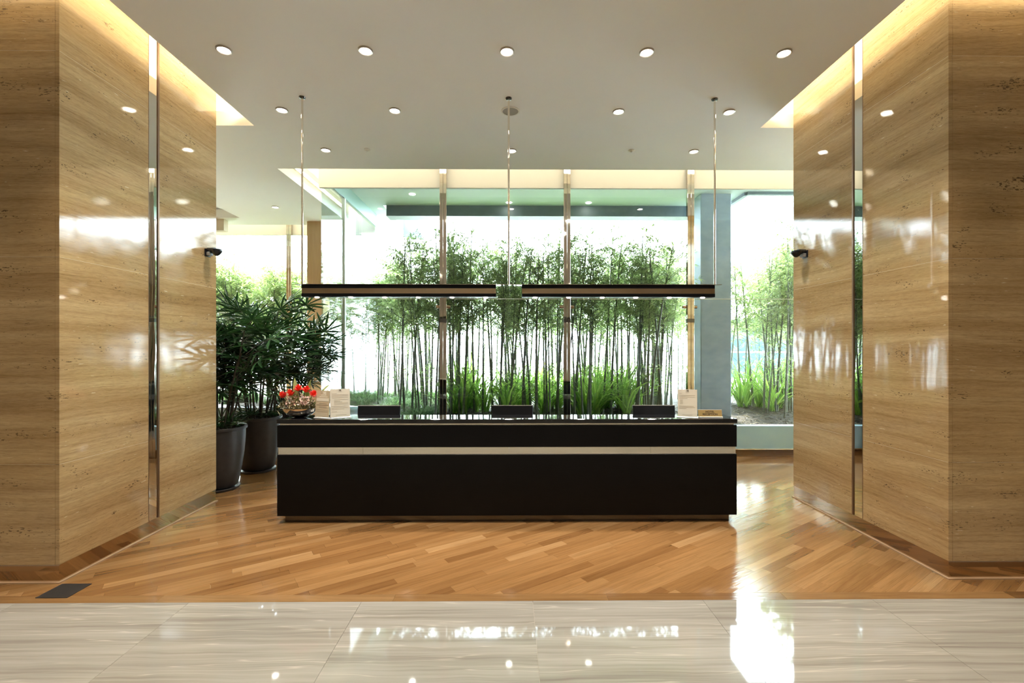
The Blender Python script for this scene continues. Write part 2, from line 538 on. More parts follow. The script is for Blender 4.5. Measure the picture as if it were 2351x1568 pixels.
# ------------------------------------------------------------------ floor
floor = MB().box(-HX - .1, HX + .1, -7.1, GY + 0.04, -0.14, -0.012).box(-HX - .1, SX, GY + 0.04, FY + 0.04, -0.14, -0.012).build('floor', M['grout'])
tag(floor, 'glossy lobby floor of diagonal timber planks and pale veined marble', 'floor', kind='structure')

TW = 1.1795
mb_rest = MB()
row = 0
y1 = MY
while y1 > -7:
    y0 = max(y1 - TW, -7)
    for k in range(-5, 9):
        x0 = -2.205 + k * TW; x1 = x0 + TW
        x0 = max(x0, -HX); x1 = min(x1, HX)
        if x1 - x0 < 0.05: continue
        g = 0.0008
        if row < 2 and abs(k - 1.5) < 4:
            MB().box(-(x1 - x0) / 2 + g, (x1 - x0) / 2 - g, -(y1 - y0) / 2 + g, (y1 - y0) / 2 - g, -0.012, 0).build(
                'marble_tile', M['marble'], floor, loc=((x0 + x1) / 2, (y0 + y1) / 2, 0))
        else:
            mb_rest.box(x0 + g, x1 - g, y0 + g, y1 - g, -0.012, 0)
    y1 -= TW; row += 1
o = mb_rest.build('marble_tile_field', M['marble'], floor); o['kind'] = 'stuff'

# border boards along the marble
bx = -HX
BW = 0.09
while bx < HX:
    l = random.uniform(1.2, 2.0); x1 = min(bx + l, HX)
    MB().box(-(x1 - bx) / 2 + .0004, (x1 - bx) / 2 - .0004, -BW / 2, BW / 2, -0.012, 0).build('border_plank', M['skirt'], floor, loc=((bx + x1) / 2, MY + BW / 2 + 0.001, 0))
    bx = x1

def clip(poly, ax, lim, sign):
    out = []
    n = len(poly)
    for i in range(n):
        a, b = poly[i], poly[(i + 1) % n]
        da, db = (a[ax] - lim) * sign, (b[ax] - lim) * sign
        if da >= 0: out.append(a)
        if (da >= 0) != (db >= 0):
            t = da / (da - db)
            out.append((a[0] + (b[0] - a[0]) * t, a[1] + (b[1] - a[1]) * t))
    return out

ALPHA = R(33.1)
ca, sa = math.cos(ALPHA), math.sin(ALPHA)
PW = 0.0855
planks = []
rng = random.Random(11)
W0 = MY + BW + 0.002
vmin = -HX * sa * 1 - 1.0; 
k0 = int((-(HX) * sa + W0 * ca - 4) / PW) - 60
for k in range(k0, k0 + 330):
    v0 = k * PW
    u = -8 + rng.uniform(0, 1.2)
    while u < 16:
        ln = rng.choice([0.45, 0.6, 0.75, 0.9, 1.03, 1.2, 1.5]) * rng.uniform(0.93, 1.07)
        cu_, cv = u + ln / 2, v0 + PW / 2
        cx_, cy_ = cu_ * ca - cv * sa, cu_ * sa + cv * ca
        g = 0.0004
        rect = [(u + g, v0 + g), (u + ln - g, v0 + g), (u + ln - g, v0 + PW - g), (u + g, v0 + PW - g)]
        u += ln
        if not (-7.2 < cx_ < 6.5 and 2.4 < cy_ < FY + 0.3): continue
        if cy_ > GY + 0.35 and cx_ > SX + 0.3: continue
        if cx_ < XL - 0.45 and PN + 0.4 < cy_ < PFL - 0.4: continue
        if cx_ > XR + 0.45 and PN + 0.4 < cy_ < PFR - 0.4: continue
        wp = [(a * ca - b * sa, a * sa + b * ca) for a, b in rect]
        wp = clip(wp, 1, W0, 1)
        wp = clip(wp, 1, FY + 0.02, -1) if len(wp) > 2 else wp
        if len(wp) < 3: continue
        # into the plank's own frame (long axis = local X)
        loc = [((x - cx_) * ca + (y - cy_) * sa, -(x - cx_) * sa + (y - cy_) * ca) for x, y in wp]
        area = abs(sum(wp[i][0] * wp[(i + 1) % len(wp)][1] - wp[(i + 1) % len(wp)][0] * wp[i][1] for i in range(len(wp)))) / 2
        cyv = max(cy_, W0)
        pix = area / cyv ** 3
        if abs(cx_) < 2.25 and 4.75 < cy_ < 7.3: pix *= 0.02
        if cx_ / cyv < XL / PFL and cy_ > PFL: pix *= 0.05
        if cx_ / cyv > XR / PFR and cy_ > PFR: pix *= 0.05
        planks.append((pix, loc, cx_, cy_))
planks.sort(key=lambda t: -t[0])
field = MB()
for i, (pix, loc, cx_, cy_) in enumerate(planks):
    if i < 290:
        MB().prism(loc, -0.012, 0).build('plank', M['plank'], floor, loc=(cx_, cy_, 0), rot=(0, 0, ALPHA))
    else:
        uu, vv = cx_ * ca + cy_ * sa, -cx_ * sa + cy_ * ca
        field.prism([(x + uu, y + vv) for x, y in loc], -0.012, 0)
o = field.build('plank_field', M['plank'], floor, rot=(0, 0, ALPHA)); o['kind'] = 'stuff'

# ------------------------------------------------------------------ ceiling with cove slots
LIP = 0.17
CX0, CX1 = -3.026, 2.979          # inner edges of the pier slots
CE = 5.478                        # far end of the pier slots
SF = 6.79                         # edge of the slot along the window wall
SLX = -3.41                       # edge of the slot along the side glazing
CN = 3.12
cb = MB()
z0, z1 = CEIL, CEIL + LIP
cb.box(-HX, HX, -7, CN, z0, z1)
cb.box(CX0, CX1, CN, CE, z0, z1)
cb.box(-HX, HX, CE, SF, z0, z1)
cb.box(-HX, -3.9, PFL, CE, z0, z1)
cb.box(3.9, HX, PFR, CE, z0, z1)
cb.box(-HX, SLX, SF, 8.62, z0, z1)
cb.box(-5.46, SLX, 8.62, 9.36, z0, z1)
cb.box(-HX, SLX, 9.36, 9.90, z0, z1)
ceiling = cb.build('ceiling', M['ceiling'])
tag(ceiling, 'flat pale lobby ceiling with cut-out light coves along its edges', 'ceiling', kind='structure')
cv = MB()
# cavity side faces behind the lips
d = 0.30
cv.box(CX0 + d, CX0 + d + 0.03, CN - d, CE + d, z1, ROOF)
cv.box(CX1 - d - 0.03, CX1 - d, CN - d, CE + d, z1, ROOF)
cv.box(-4.4, CX0 + d, CE + d, CE + d + 0.03, z1, ROOF)
cv.box(CX1 - d, 4.4, CE + d, CE + d + 0.03, z1, ROOF)
cv.box(-HX, CX0 + d, CN - d - 0.03, CN - d, z1, ROOF)
cv.box(CX1 - d, HX, CN - d - 0.03, CN - d, z1, ROOF)
cv.box(SLX - d, HX, SF - d - 0.03, SF - d, z1, ROOF)
cv.box(SLX - d - 0.03, SLX - d, SF - d, FY, z1, ROOF)
cv.box(-HX, SLX - d, 9.90 - d - 0.03, 9.90 - d, z1, ROOF)
cv.box(-HX, -5.46, 8.5, 9.5, z1 + 0.02, z1 + 0.06)
cov = cv.build('ceiling_cavity', M['white'], ceiling)
rf = MB().box(-HX - .2, HX + .2, -7.2, GY + 0.03, ROOF, ROOF + 0.25).box(-HX - .2, SX, GY + 0.03, FY + 0.1, ROOF, ROOF + 0.25).build('ceiling_roof', M['white'], ceiling)

def cove(x0, x1, y0, y1, face, label, zc=4.695, mat='cove'):
    """vertical light strip fixed to the back face of a cavity; face = side the strip looks to"""
    root = MB().box(x0, x1, y0, y1, zc - .04, zc + .04).build('cove_light', M['white'])
    tag(root, label, 'cove light', 'hidden cove light strips')
    e = 0.006
    fx, fy = face
    bx0, bx1 = (x0 - e, x0) if fx < 0 else ((x1, x1 + e) if fx > 0 else (x0 + e, x1 - e))
    by0, by1 = (y0 - e, y0) if fy < 0 else ((y1, y1 + e) if fy > 0 else (y0 + e, y1 - e))
    MB().box(bx0, bx1, by0, by1, zc - .03, zc + .03).build('led_strip', M[mat], root)
t_ = 0.02
cove(CX0 + d - t_, CX0 + d, 2.9, CE + d - .05, (-1, 0), 'hidden light strip in the cove above the stone pier with the floor plate', 4.695, 'cove_pier')
cove(CX1 - d, CX1 - d + t_, 2.9, CE + d - .05, (1, 0), 'hidden light strip in the cove above the stone pier near the column', 4.695, 'cove_pier')
cove(-4.2, CX0 + d - .05, CE + d - t_, CE + d, (0, -1), 'hidden light strip in the cove end near the potted palms', 4.585, 'cove_pier')
cove(CX1 - d + .05, 4.2, CE + d - t_, CE + d, (0, -1), 'hidden light strip in the cove end near the concrete column', 4.585, 'cove_pier')
cove(-7.6, CX0 + d - .05, CN - d, CN - d + t_, (0, 1), 'hidden light strip in the cove over the pier front by the floor plate', 4.695, 'cove_pier')
cove(CX1 - d + .05, 7.6, CN - d, CN - d + t_, (0, 1), 'hidden light strip in the cove over the other pier front', 4.695, 'cove_pier')
cove(SLX - d + .05, 7.6, SF - d, SF - d + t_, (0, 1), 'hidden light strip in the long cove before the bamboo window', 4.85)
cove(SLX - d, SLX - d + t_, SF - d + .05, FY - 0.1, (1, 0), 'hidden light strip in the cove along the side glazing', 4.85)
cove(-7.6, SLX - d - .06, 9.90 - d, 9.90 - d + t_, (0, 1), 'hidden light strip in the cove before the far glazing', 4.85)

# ------------------------------------------------------------------ hall shell
tag(MB().box(-HX - .15, HX + .15, -7.15, -7, -0.15, ROOF + .1).build('wall_back', M['plaster']), 'plain beige hall wall facing the reception desk', 'wall', kind='structure')
tag(MB().box(-HX - .15, -HX, -7, PN, -0.15, ROOF + .1).build('wall_hall_west', M['plaster']), 'plain beige hall wall on the palm side', 'wall', kind='structure')
tag(MB().box(HX, HX + .15, -7, PN, -0.15, ROOF + .1).build('wall_hall_east', M['plaster']), 'plain beige hall wall on the nameplate side', 'wall', kind='structure')
tag(MB().box(-HX - .15, -HX, PN, FY + .05, -0.15, ROOF + .1).build('wall_bay_west', M['plaster']), 'plain beige end wall of the palm bay', 'wall', kind='structure')
tag(MB().box(HX, HX + .15, PN, GY + .05, -0.15, ROOF + .1).build('wall_bay_east', M['plaster']), 'plain beige end wall beyond the concrete column bay', 'wall', kind='structure')

# ------------------------------------------------------------------ stone piers
ROWS = [0.135, 0.882, 2.424, 3.955, ROOF]
def pier(name, sgn, xf, yend, strip0, strip1, label):
    T = 0.03
    xo = sgn * HX
    def bx_(mb, xa, xb, *r):
        return mb.box(min(xa, xb), max(xa, xb), *r)
    root = bx_(MB(), xf + sgn * .055, xo, PN + .055, yend - .055, 0, ROOF).build(name, M['jointfill'])
    tag(root, label, 'wall', kind='structure')
    g = 0.0011
    for z0_, z1_ in zip(ROWS[:-1], ROWS[1:]):
        for ya, yb in ((PN + 0.0, strip0), (strip1, yend)):
            bx_(MB(), xf, xf + sgn * T, ya + g, yb - g, z0_ + g, z1_ - g).build('stone_panel', M['stone'], root)
        xs = [xf, xf + sgn * 1.85, xf + sgn * 3.4, xo]
        for xa, xb in zip(xs[:-1], xs[1:]):
            bx_(MB(), xa + sgn * (g + (T if xa == xf else 0)), xb - sgn * g, PN, PN + T, z0_ + g, z1_ - g).build('stone_panel', M['stone'], root)
            bx_(MB(), xa + sgn * (g + (T if xa == xf else 0)), xb - sgn * g, yend - T, yend, z0_ + g, z1_ - g).build('stone_panel', M['stone'], root)
    for z_ in ROWS[1:-1]:      # pale filler almost flush in the horizontal joints
        jf = MB()
        for ya, yb in ((PN + .004, strip0 - .004), (strip1 + .004, yend - .004)):
            bx_(jf, xf + sgn * .0004, xf + sgn * .03, ya, yb, z_ - .0011, z_ + .0011)
        bx_(jf, xf + sgn * .03, xo, PN + .0004, PN + .03, z_ - .0011, z_ + .0011)
        jf.build('joint_filler', M['jointfill'], root)
    # recessed mirror strip with dark edge trims
    bx_(MB(), xf + sgn * 0.006, xf + sgn * 0.024, strip0 + .001, strip1 - .001, 0.135, ROOF).build('mirror_strip', M['mirror'], root)
    bx_(MB(), xf - sgn * 0.0015, xf + sgn * 0.028, strip1 - .018, strip1, 0.135, ROOF).build('edge_trim', M['trim'], root)
    bx_(MB(), xf - sgn * 0.0015, xf + sgn * 0.028, strip0, strip0 + .004, 0.135, ROOF).build('edge_trim', M['trim'], root)
    # bronze skirting and its shoe
    sk = MB()
    bx_(sk, xf + sgn * .004, xf + sgn * .05, PN + .004, yend - .004, 0, 0.134)
    bx_(sk, xf + sgn * .05, xo, PN + .004, PN + .05, 0, 0.134)
    bx_(sk, xf + sgn * .05, xo, yend - .05, yend - .004, 0, 0.134)
    b = sk.build('baseboard_' + name.split('_')[1], M['base'])
    tag(b, 'polished bronze skirting at the foot of the ' + label, 'baseboard', kind='structure')
    sh = MB()
    bx_(sh, xf - sgn * .012, xf + sgn * .004, PN - .012, yend + .012, 0.0, 0.010)
    bx_(sh, xf + sgn * .004, xo, PN - .012, PN + .004, 0.0, 0.010)
    sh.build('floor_strip', M['shoe'], b)
pier('wall_left', -1, XL, PFL, 4.306, 4.439, 'polished travertine pier with mirror strip beside the potted palms')
pier('wall_right', 1, XR, PFR, 4.310, 4.448, 'polished travertine pier with mirror strip near the concrete column')

# ------------------------------------------------------------------ glazing
def mullion(x, y, z1_, parent, rz=0.0, clampz=2.40):
    for sx in (-1, 1):
        b = MB().bbox(-0.026, 0.026, -0.035, 0.035, 0, z1_, 0.003).build('mullion', M['mullion'], parent, loc=(x + sx * 0.0275 * math.cos(rz), y + sx * 0.0275 * math.sin(rz), 0), rot=(0, 0, rz))
        MB().box(-0.028, 0.028, -0.037, 0.037, clampz - 0.25, clampz - 0.19).build('collar', M['darkmetal'], b)
        c = MB()
        c.tube([(sx * 0.02, 0.02, clampz), (sx * 0.085, 0.02, clampz)], 0.026, 10)
        c.build('glass_clamp', M['bronze'], b, True)

win1 = empty('window_1', (0, GY, 0)); tag(win1, 'tall frameless window wall looking onto the bamboo', 'window', kind='structure')
xs = [SX + .01, -1.068, 0.899, 2.871, 4.84, 6.81, HX]
for a, b in zip(xs[:-1], xs[1:]):
    for za, zb in ((0.122, ZJ - .004), (ZJ + .004, 4.31)):
        MB().box(a + .003, b - .003, -.007, .007, za, zb).build('pane', M['glass'], win1)
MB().box(SX, HX, -.006, .006, ZJ - .004, ZJ + .004).build('transom_joint', M['postpale'], win1)
for x in xs[1:-1]:
    mullion(x, -0.07, CEIL + LIP + .4, win1)
MB().box(SX, HX, -.05, -.012, 0.112, 0.126).build('channel', M['steel'], win1)
MB().box(SX, HX, -.030, .03, 0, 0.112).build('skirting_board', M['skirt'], win1)
MB().box(SX, HX, -.045, -.030, 0, 0.022).build('shoe_mould', M['skirt'], win1)
hdr = MB().box(SX - .03, HX, -.03, .03, 4.305, ROOF).build('header', M['white'], win1)

win2 = empty('window_2', (SX, 0, 0)); tag(win2, 'side glazing returning outward beside the bamboo garden', 'window', kind='structure')
for a, b in ((GY + .01, 9.21), (9.21, FY)):
    for za, zb in ((0.122, ZJ - .004), (ZJ + .004, 4.46)):
        MB().box(-.007, .007, a + .004, b - .004, za, zb).build('pane', M['glass'], win2)
MB().box(-.006, .006, GY, FY, ZJ - .004, ZJ + .004).build('transom_joint', M['postpale'], win2)
MB().box(-.03, .0, GY + .03, FY, 4.46, ROOF).build('header', M['white'], win2)
MB().box(.001, .03, GY + .03, FY, 4.46, ROOF).build('fascia', M['teal'], win2)
MB().box(-.03, .03, GY + .03, FY, 0, 0.122).build('skirting_board', M['skirt'], win2)
MB().bbox(-.03, .03, 8.39, 8.45, 0.122, 4.46, .003).build('post', M['postpale'], win2)

win3 = empty('window_3', (0, FY, 0)); tag(win3, 'far glazing of the bay behind the potted palms', 'window', kind='structure')
xs3 = [-HX, -6.9, -4.925, SX]
for a, b in zip(xs3[:-1], xs3[1:]):
    for za, zb in ((0.122, ZJ - .004), (ZJ + .004, 4.28)):
        MB().box(a + .003, b - .003, -.007, .007, za, zb).build('pane', M['clear'], win3)
MB().box(-HX, SX, -.006, .006, ZJ - .006, ZJ + .006).build('transom_joint', M['postpale'], win3)
for x in xs3[1:-1]:
    mullion(x, -0.07, CEIL + LIP + .4, win3)
MB().box(-HX, SX, -.03, .03, 4.27, ROOF).build('header', M['white'], win3)
MB().box(-HX, SX, -.03, .03, 0, 0.122).build('skirting_board', M['skirt'], win3)

# wood-clad column in the bay
wc = MB().box(-4.205, -3.90, 9.63, 9.94, 0, CEIL).build('column', M['grout'])
tag(wc, 'honey-coloured wood-clad column behind the potted palms', 'column', kind='structure')
for za, zb in ((0, 2.40), (2.404, CEIL)):
    MB().bbox(-4.22, -3.885, 9.612, 9.955, za, zb, .003).build('veneer_panel', M['wood_col'], wc)
bl = MB().box(-7.0, -5.84, 9.46, 9.60, 4.14, CEIL).build('ceiling_bulkhead', M['plaster'])
tag(bl, 'short beige bulkhead hanging from the palm bay ceiling', 'bulkhead', kind='structure')

# ------------------------------------------------------------------ outside: canopy, column, planter, ground
SOF = 4.72
can = MB().box(-3.0, 4.515, GY + .03, 9.66, SOF, ROOF).box(4.515, HX, GY + .03, 8.80, SOF, ROOF).box(-3.0, -2.66, 9.66, 11.8, SOF, ROOF).build('canopy', M['soffit'])
tag(can, 'pale canopy soffit over the bamboo planter outside the window', 'canopy', kind='structure')
MB().box(-2.59, 3.80, 9.66, 9.98, 4.50, SOF + .28).build('edge_beam', M['beam'], can)
MB().box(-2.66, -2.2, 11.5, 11.8, 4.50, SOF + .28).build('edge_beam', M['beam'], can)
MB().box(4.515, HX, 8.74, 8.82, 4.66, SOF + .2).build('edge_beam', M['beam'], can)
MB().box(4.48, 4.56, 8.80, 9.70, 4.66, SOF + .2).build('edge_beam', M['beam'], can)
for x, y in ((-1.9, 8.95), (-0.03, 9.45), (1.6, 9.45)):
    t = MB().lathe([(0.055, -0.006), (0.055, 0.0)], 20, (x, y, SOF)).build('canopy_lamp', M['lens'], can)
col2 = MB().bbox(3.67, 4.262, 8.87, 9.22, 0.3, SOF + .1, .012).build('column_concrete', M['concrete'])
tag(col2, 'smooth grey concrete column standing in the bamboo planter', 'column', kind='structure')

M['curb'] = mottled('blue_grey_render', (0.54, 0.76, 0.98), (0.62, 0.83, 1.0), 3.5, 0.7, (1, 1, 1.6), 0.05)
pl = MB().box(SX + .03, HX, GY + .035, GY + .18, 0, 0.477).build('planter_wall', M['curb'])
tag(pl, 'low grey concrete planter wall just outside the window', 'planter wall', kind='structure')
pl2 = MB().box(-HX, SX + .03, FY + .05, FY + .2, 0, 0.40).build('planter_wall.001', M['concrete'])
tag(pl2, 'low grey concrete planter wall outside the far bay glazing', 'planter wall', kind='structure')

def soil_z(x, y):
    return 0.43 + 0.03 * math.sin(x * 2.1 + y) + 0.025 * math.sin(x * 5.3 - y * 3.1)
def soil_grid(x0, x1, y0, y1, st=0.25):
    nx = int((x1 - x0) / st) + 1; ny = int((y1 - y0) / st) + 1
    mb = MB()
    vs = []; fs = []
    for j in range(ny + 1):
        for i in range(nx + 1):
            x = x0 + (x1 - x0) * i / nx; y = y0 + (y1 - y0) * j / ny
            vs.append((x, y, soil_z(x, y) + random.uniform(-.012, .012)))
    for j in range(ny):
        for i in range(nx):
            a = j * (nx + 1) + i
            fs.append((a, a + 1, a + nx + 2, a + nx + 1))
    mb._add(vs, fs)
    return mb
sb = soil_grid(SX + .03, 9.5, GY + .17, 13.4).build('ground_soil', M['soil'], None, True)
tag(sb, 'dark planting soil under the bamboo behind the desk', 'soil', kind='structure')
sb2 = soil_grid(-9.5, SX + .03, FY + .19, 13.4).build('ground_soil.001', M['soil'], None, True)
tag(sb2, 'dark planting soil under the bamboo outside the palm bay', 'soil', kind='structure')
gr = MB().box(-60, 60, 13.3, 90, -0.3, 0.36).build('ground', M['pave'])
tag(gr, 'pale paved ground beyond the bamboo beds', 'paving', kind='structure')
gr2 = MB().box(HX + .2, 60, 7.0, 13.35, -0.3, 0.3).box(-60, -HX - .2, 10.0, 13.35, -0.3, 0.3).build('ground.001', M['pave'])
tag(gr2, 'pale paved ground flanking the bamboo beds', 'paving', kind='structure')

# ------------------------------------------------------------------ reception desk
DX0, DX1, DY = -2.318, 2.268, 4.605
desk = empty('reception_desk', ((DX0 + DX1) / 2, DY, 0))
tag(desk, 'long black reception desk with a polished steel band', 'reception desk')
ox = (DX0 + DX1) / 2
a, b = DX0 - ox, DX1 - ox
MB().bbox(a - .004, b + .004, -.006, .30, 0.995, 1.037, .003).build('counter_top', M['blacktop'], desk)
MB().box(a + .02, b - .02, .02, .28, 0.974, 0.996).build('shadow_gap_strip', M['steel'], desk)
MB().bbox(a, b, 0, .28, 0.757, 0.975, .002).build('upper_panel', M['black'], desk)
seg = [a + .006, -1.475 + .03, 0.01, 1.43, b - .006]
for s0, s1 in zip(seg[:-1], seg[1:]):
    MB().box(s0 + .0006, s1 - .0006, .012, .27, 0.683, 0.757).build('steel_band', M['steel'], desk)
MB().bbox(a, b, 0, .28, 0.075, 0.684, .002).build('lower_panel', M['black'], desk)
MB().box(a + .055, b - .055, .055, .80, 0, 0.076).build('plinth', M['darkmetal'], desk)
MB().bbox(a, b, .279, .92, 0.71, 0.745, .002).build('work_top', M['black'], desk)
MB().box(a, a + .04, .281, .90, 0.075, 0.709).build('side_panel', M['black'], desk)
MB().box(b - .04, b, .281, .90, 0.075, 0.709).build('side_panel', M['black'], desk)

# ------------------------------------------------------------------ pendant above the desk
PY = 4.85
pen = empty('linear_pendant', (-0.015, PY, 2.4))
tag(pen, 'twin black linear pendant with copper band hung on three rods', 'pendant light')
def P_(x): return x + 0.015
MB().box(P_(-2.235), P_(2.205), -.055, .055, .004, .009).build('carrier_plate', M['steel'], pen)
for x0, x1 in ((-2.164, -0.151), (0.119, 2.136)):
    beam = MB().bbox(P_(x0), P_(x1), -.05, .05, -.034, .003, .002).box(P_(x0), P_(x1), -.05, .05, -.122, -.088).build('beam', M['black'], pen)
    MB().box(P_(x0) + .001, P_(x1) - .001, -.0475, .0475, -.088, -.034).build('copper_band', M['copper'], beam)
    n = 6
    for i in range(n):
        x = x0 + 0.14 + i * (x1 - x0 - 0.25) / (n - 1)
        if abs(x - (x0 + x1) / 2) < 0: continue
        ln = MB().lathe([(0.018, -.130), (0.024, -.1225)], 16, (P_(x), 0, 0)).build('spot_lens', M['lens'], beam)
        add_spot('spot_beam', beam, (P_(x), 0, -.14), PEND_W, 70, 0.6, 0.02)
for x in (-2.178, -0.018, 2.154):
    rod = MB().tube([(P_(x), 0, 0.009), (P_(x), 0, CEIL - 2.4)], 0.0105, 12).build('rod', M['steel'], pen, True)
    MB().lathe([(0.012, -.018), (0.030, -.012), (0.034, 0.0)], 20, (P_(x), 0, CEIL - 2.4)).build('rod_canopy', M['darkmetal'], rod, True)

# ------------------------------------------------------------------ downlights
def make_downlight():
    r = empty('downlight', (0, 0, CEIL))
    tag(r, 'small round recessed downlight glowing in the flat ceiling', 'downlight', 'recessed ceiling downlights')
    MB().lathe([(0.050, 0.0), (0.050, -.010), (0.056, -.014), (0.064, -.009), (0.065, 0.0)], 28, cap=False).build('trim_ring', M['trimring'], r, True)
    MB().lathe([(0.050, -.007), (0.050, -.003)], 28).build('lens', M['lens'], r)
    add_spot('downlight_beam', r, (0, 0, -.02), DOWN_W, 84, 1.0, 0.045)
    return r
dl = make_downlight()
spots = []
cols = (-2.518, -1.277, -0.031, 1.207, 2.430)
spots += [(x, 4.080) for x in cols]
spots += [(x, 5.108) for x in (cols[0], cols[1], 1.199, cols[4])]
spots += [(x, 6.138) for x in (-2.447, 0.018, 2.446)]
spots += [(-4.38, 8.64)]
spots += [(x, 3.05 - 1.03 * j) for j in (0, 1.5, 3, 5, 7) for x in (-4.99, -2.518, -0.031, 2.43, 4.9)]  # these and the next line: unseen downlights added for the light they give
spots += [(-5.2, 6.4), (5.2, 6.1), (-6.4, 7.6)]
for i, (x, y) in enumerate(spots):
    o = dl if i == 0 else copy_tree(dl)
    o.location = (x, y, CEIL)
    if y == 4.080: tag(o, 'recessed downlight in the ceiling row in front of the pendant rods', None, 'downlights before the pendant')
    elif y == 5.108: tag(o, 'recessed downlight in the ceiling row with the round loudspeaker', None, 'downlights level with the loudspeaker')
    elif y == 6.138: tag(o, 'recessed downlight in the last ceiling row before the long cove', None, 'downlights before the long cove')
    elif x == -4.38: tag(o, 'single recessed downlight over the bay with the wood-clad column', None, 'downlight over the palm bay')
    else:
        for ch in o.children:
            if ch.type == 'LIGHT':
                if 'added_hall_lamp' not in bpy.data.lights:
                    hl = ch.data.copy(); hl.name = 'added_hall_lamp'; hl.energy = HALL_W; hl.color = (1.0, 0.89, 0.72)
                ch.data = bpy.data.lights['added_hall_lamp']
        tag(o, 'added unseen downlight lighting the open marble hall or the side bays', None, 'added downlights over the hall')

sp = empty('ceiling_speaker', (0.0, 5.115, CEIL)); tag(sp, 'round grey ceiling loudspeaker beside the middle pendant rod', 'speaker')
MB().lathe([(0.087, -.004), (0.087, 0)], 40).build('grille', M['grille'], sp)
MB().lathe([(0.087, 0.0), (0.087, -.008), (0.101, -.006), (0.103, 0.0)], 40, cap=False).build('rim', M['white'], sp, True)
for x, lab in ((-1.894, 'small white ceiling detector toward the palm side'), (1.608, 'small white ceiling detector toward the concrete column side')):
    t = empty('smoke_detector', (x, 6.118, CEIL)); tag(t, lab, 'detector')
    MB().lathe([(0.020, -.020), (0.030, -.014), (0.042, -.010), (0.042, 0)], 24).build('housing', M['white'], t, True)
    MB().lathe([(0.012, -.028), (0.014, -.019)], 12).build('sensor_tip', M['ivory'], t, True)

# ------------------------------------------------------------------ wall sensors
def wall_sensor(x, y, z, sgn, label):
    t = empty('motion_sensor', (x, y, z)); tag(t, label, 'sensor')
    # sgn: direction out of the wall
    MB().bbox(min(0, sgn * .012), max(0, sgn * .012), -.045, .045, -.062, .022, .003).build('wall_plate', M['sensor'], t)
    arm = MB()
    arm.tube([(sgn * .008, 0, .012), (sgn * .09, 0, .010)], [.026, .030], 12)
    arm.build('arm', M['sensor'], t, True)
    MB().lathe([(0.012, -.052), (0.030, -.040), (0.052, -.012), (0.057, .004), (0.054, .018), (0.03, .024)], 24, (sgn * .105, 0, 0)).build('dome', M['sensor'], t, True)
    MB().bbox(min(sgn * .012, sgn * .05), max(sgn * .012, sgn * .05), -.034, .034, -.050, -.012, .006).build('lens_window', M['sensorlens'], t)
wall_sensor(XL, 5.13, 2.815, 1, 'black motion sensor on the stone pier beside the palms')
wall_sensor(XR, 5.15, 2.815, -1, 'black motion sensor on the stone pier near the concrete column')

# ------------------------------------------------------------------ floor plate
vt = MB().bbox(-3.317, -3.097, 3.252, 3.446, 0.0005, 0.004, .001).build('floor_plate', M['vent'])
tag(vt, 'dark metal floor box cover at the foot of the stone pier', 'floor plate')

# ------------------------------------------------------------------ monitors on the lower worktop
def monitor(x0, x1, lab):
    w_ = x1 - x0
    t = empty('monitor', ((x0 + x1) / 2, 5.12, 0.745)); tag(t, lab, 'monitor', 'monitors behind the counter')
    tilt = R(-10)
    body = MB().bbox(-w_ / 2, w_ / 2, -.018, .018, -.14, .14, .006).build('display_body', M['plastic'], t, loc=(0, 0, 0.222), rot=(tilt, 0, 0))
    MB().box(-w_ / 2 + .012, w_ / 2 - .012, .018, .019, -.128, .128).build('screen', M['blacktop'], body)
    MB().box(-w_ / 2, w_ / 2, -.017, .017, .138, .1425).build('top_edge', M['trimring'], body)
    MB().tube([(0, -.02, 0.01), (0, -.02, 0.18)], 0.02, 10).build('stand', M['plastic'], t)
    MB().bbox(-.11, .11, -.08, .09, 0, .012, .004).build('foot', M['plastic'], t)
monitor(-1.69, -1.222, 'black monitor behind the counter next to the twin menu boards')
monitor(-0.207, 0.25, 'black monitor at the middle of the counter')
monitor(1.365, 1.834, 'black monitor behind the counter next to the single menu board')

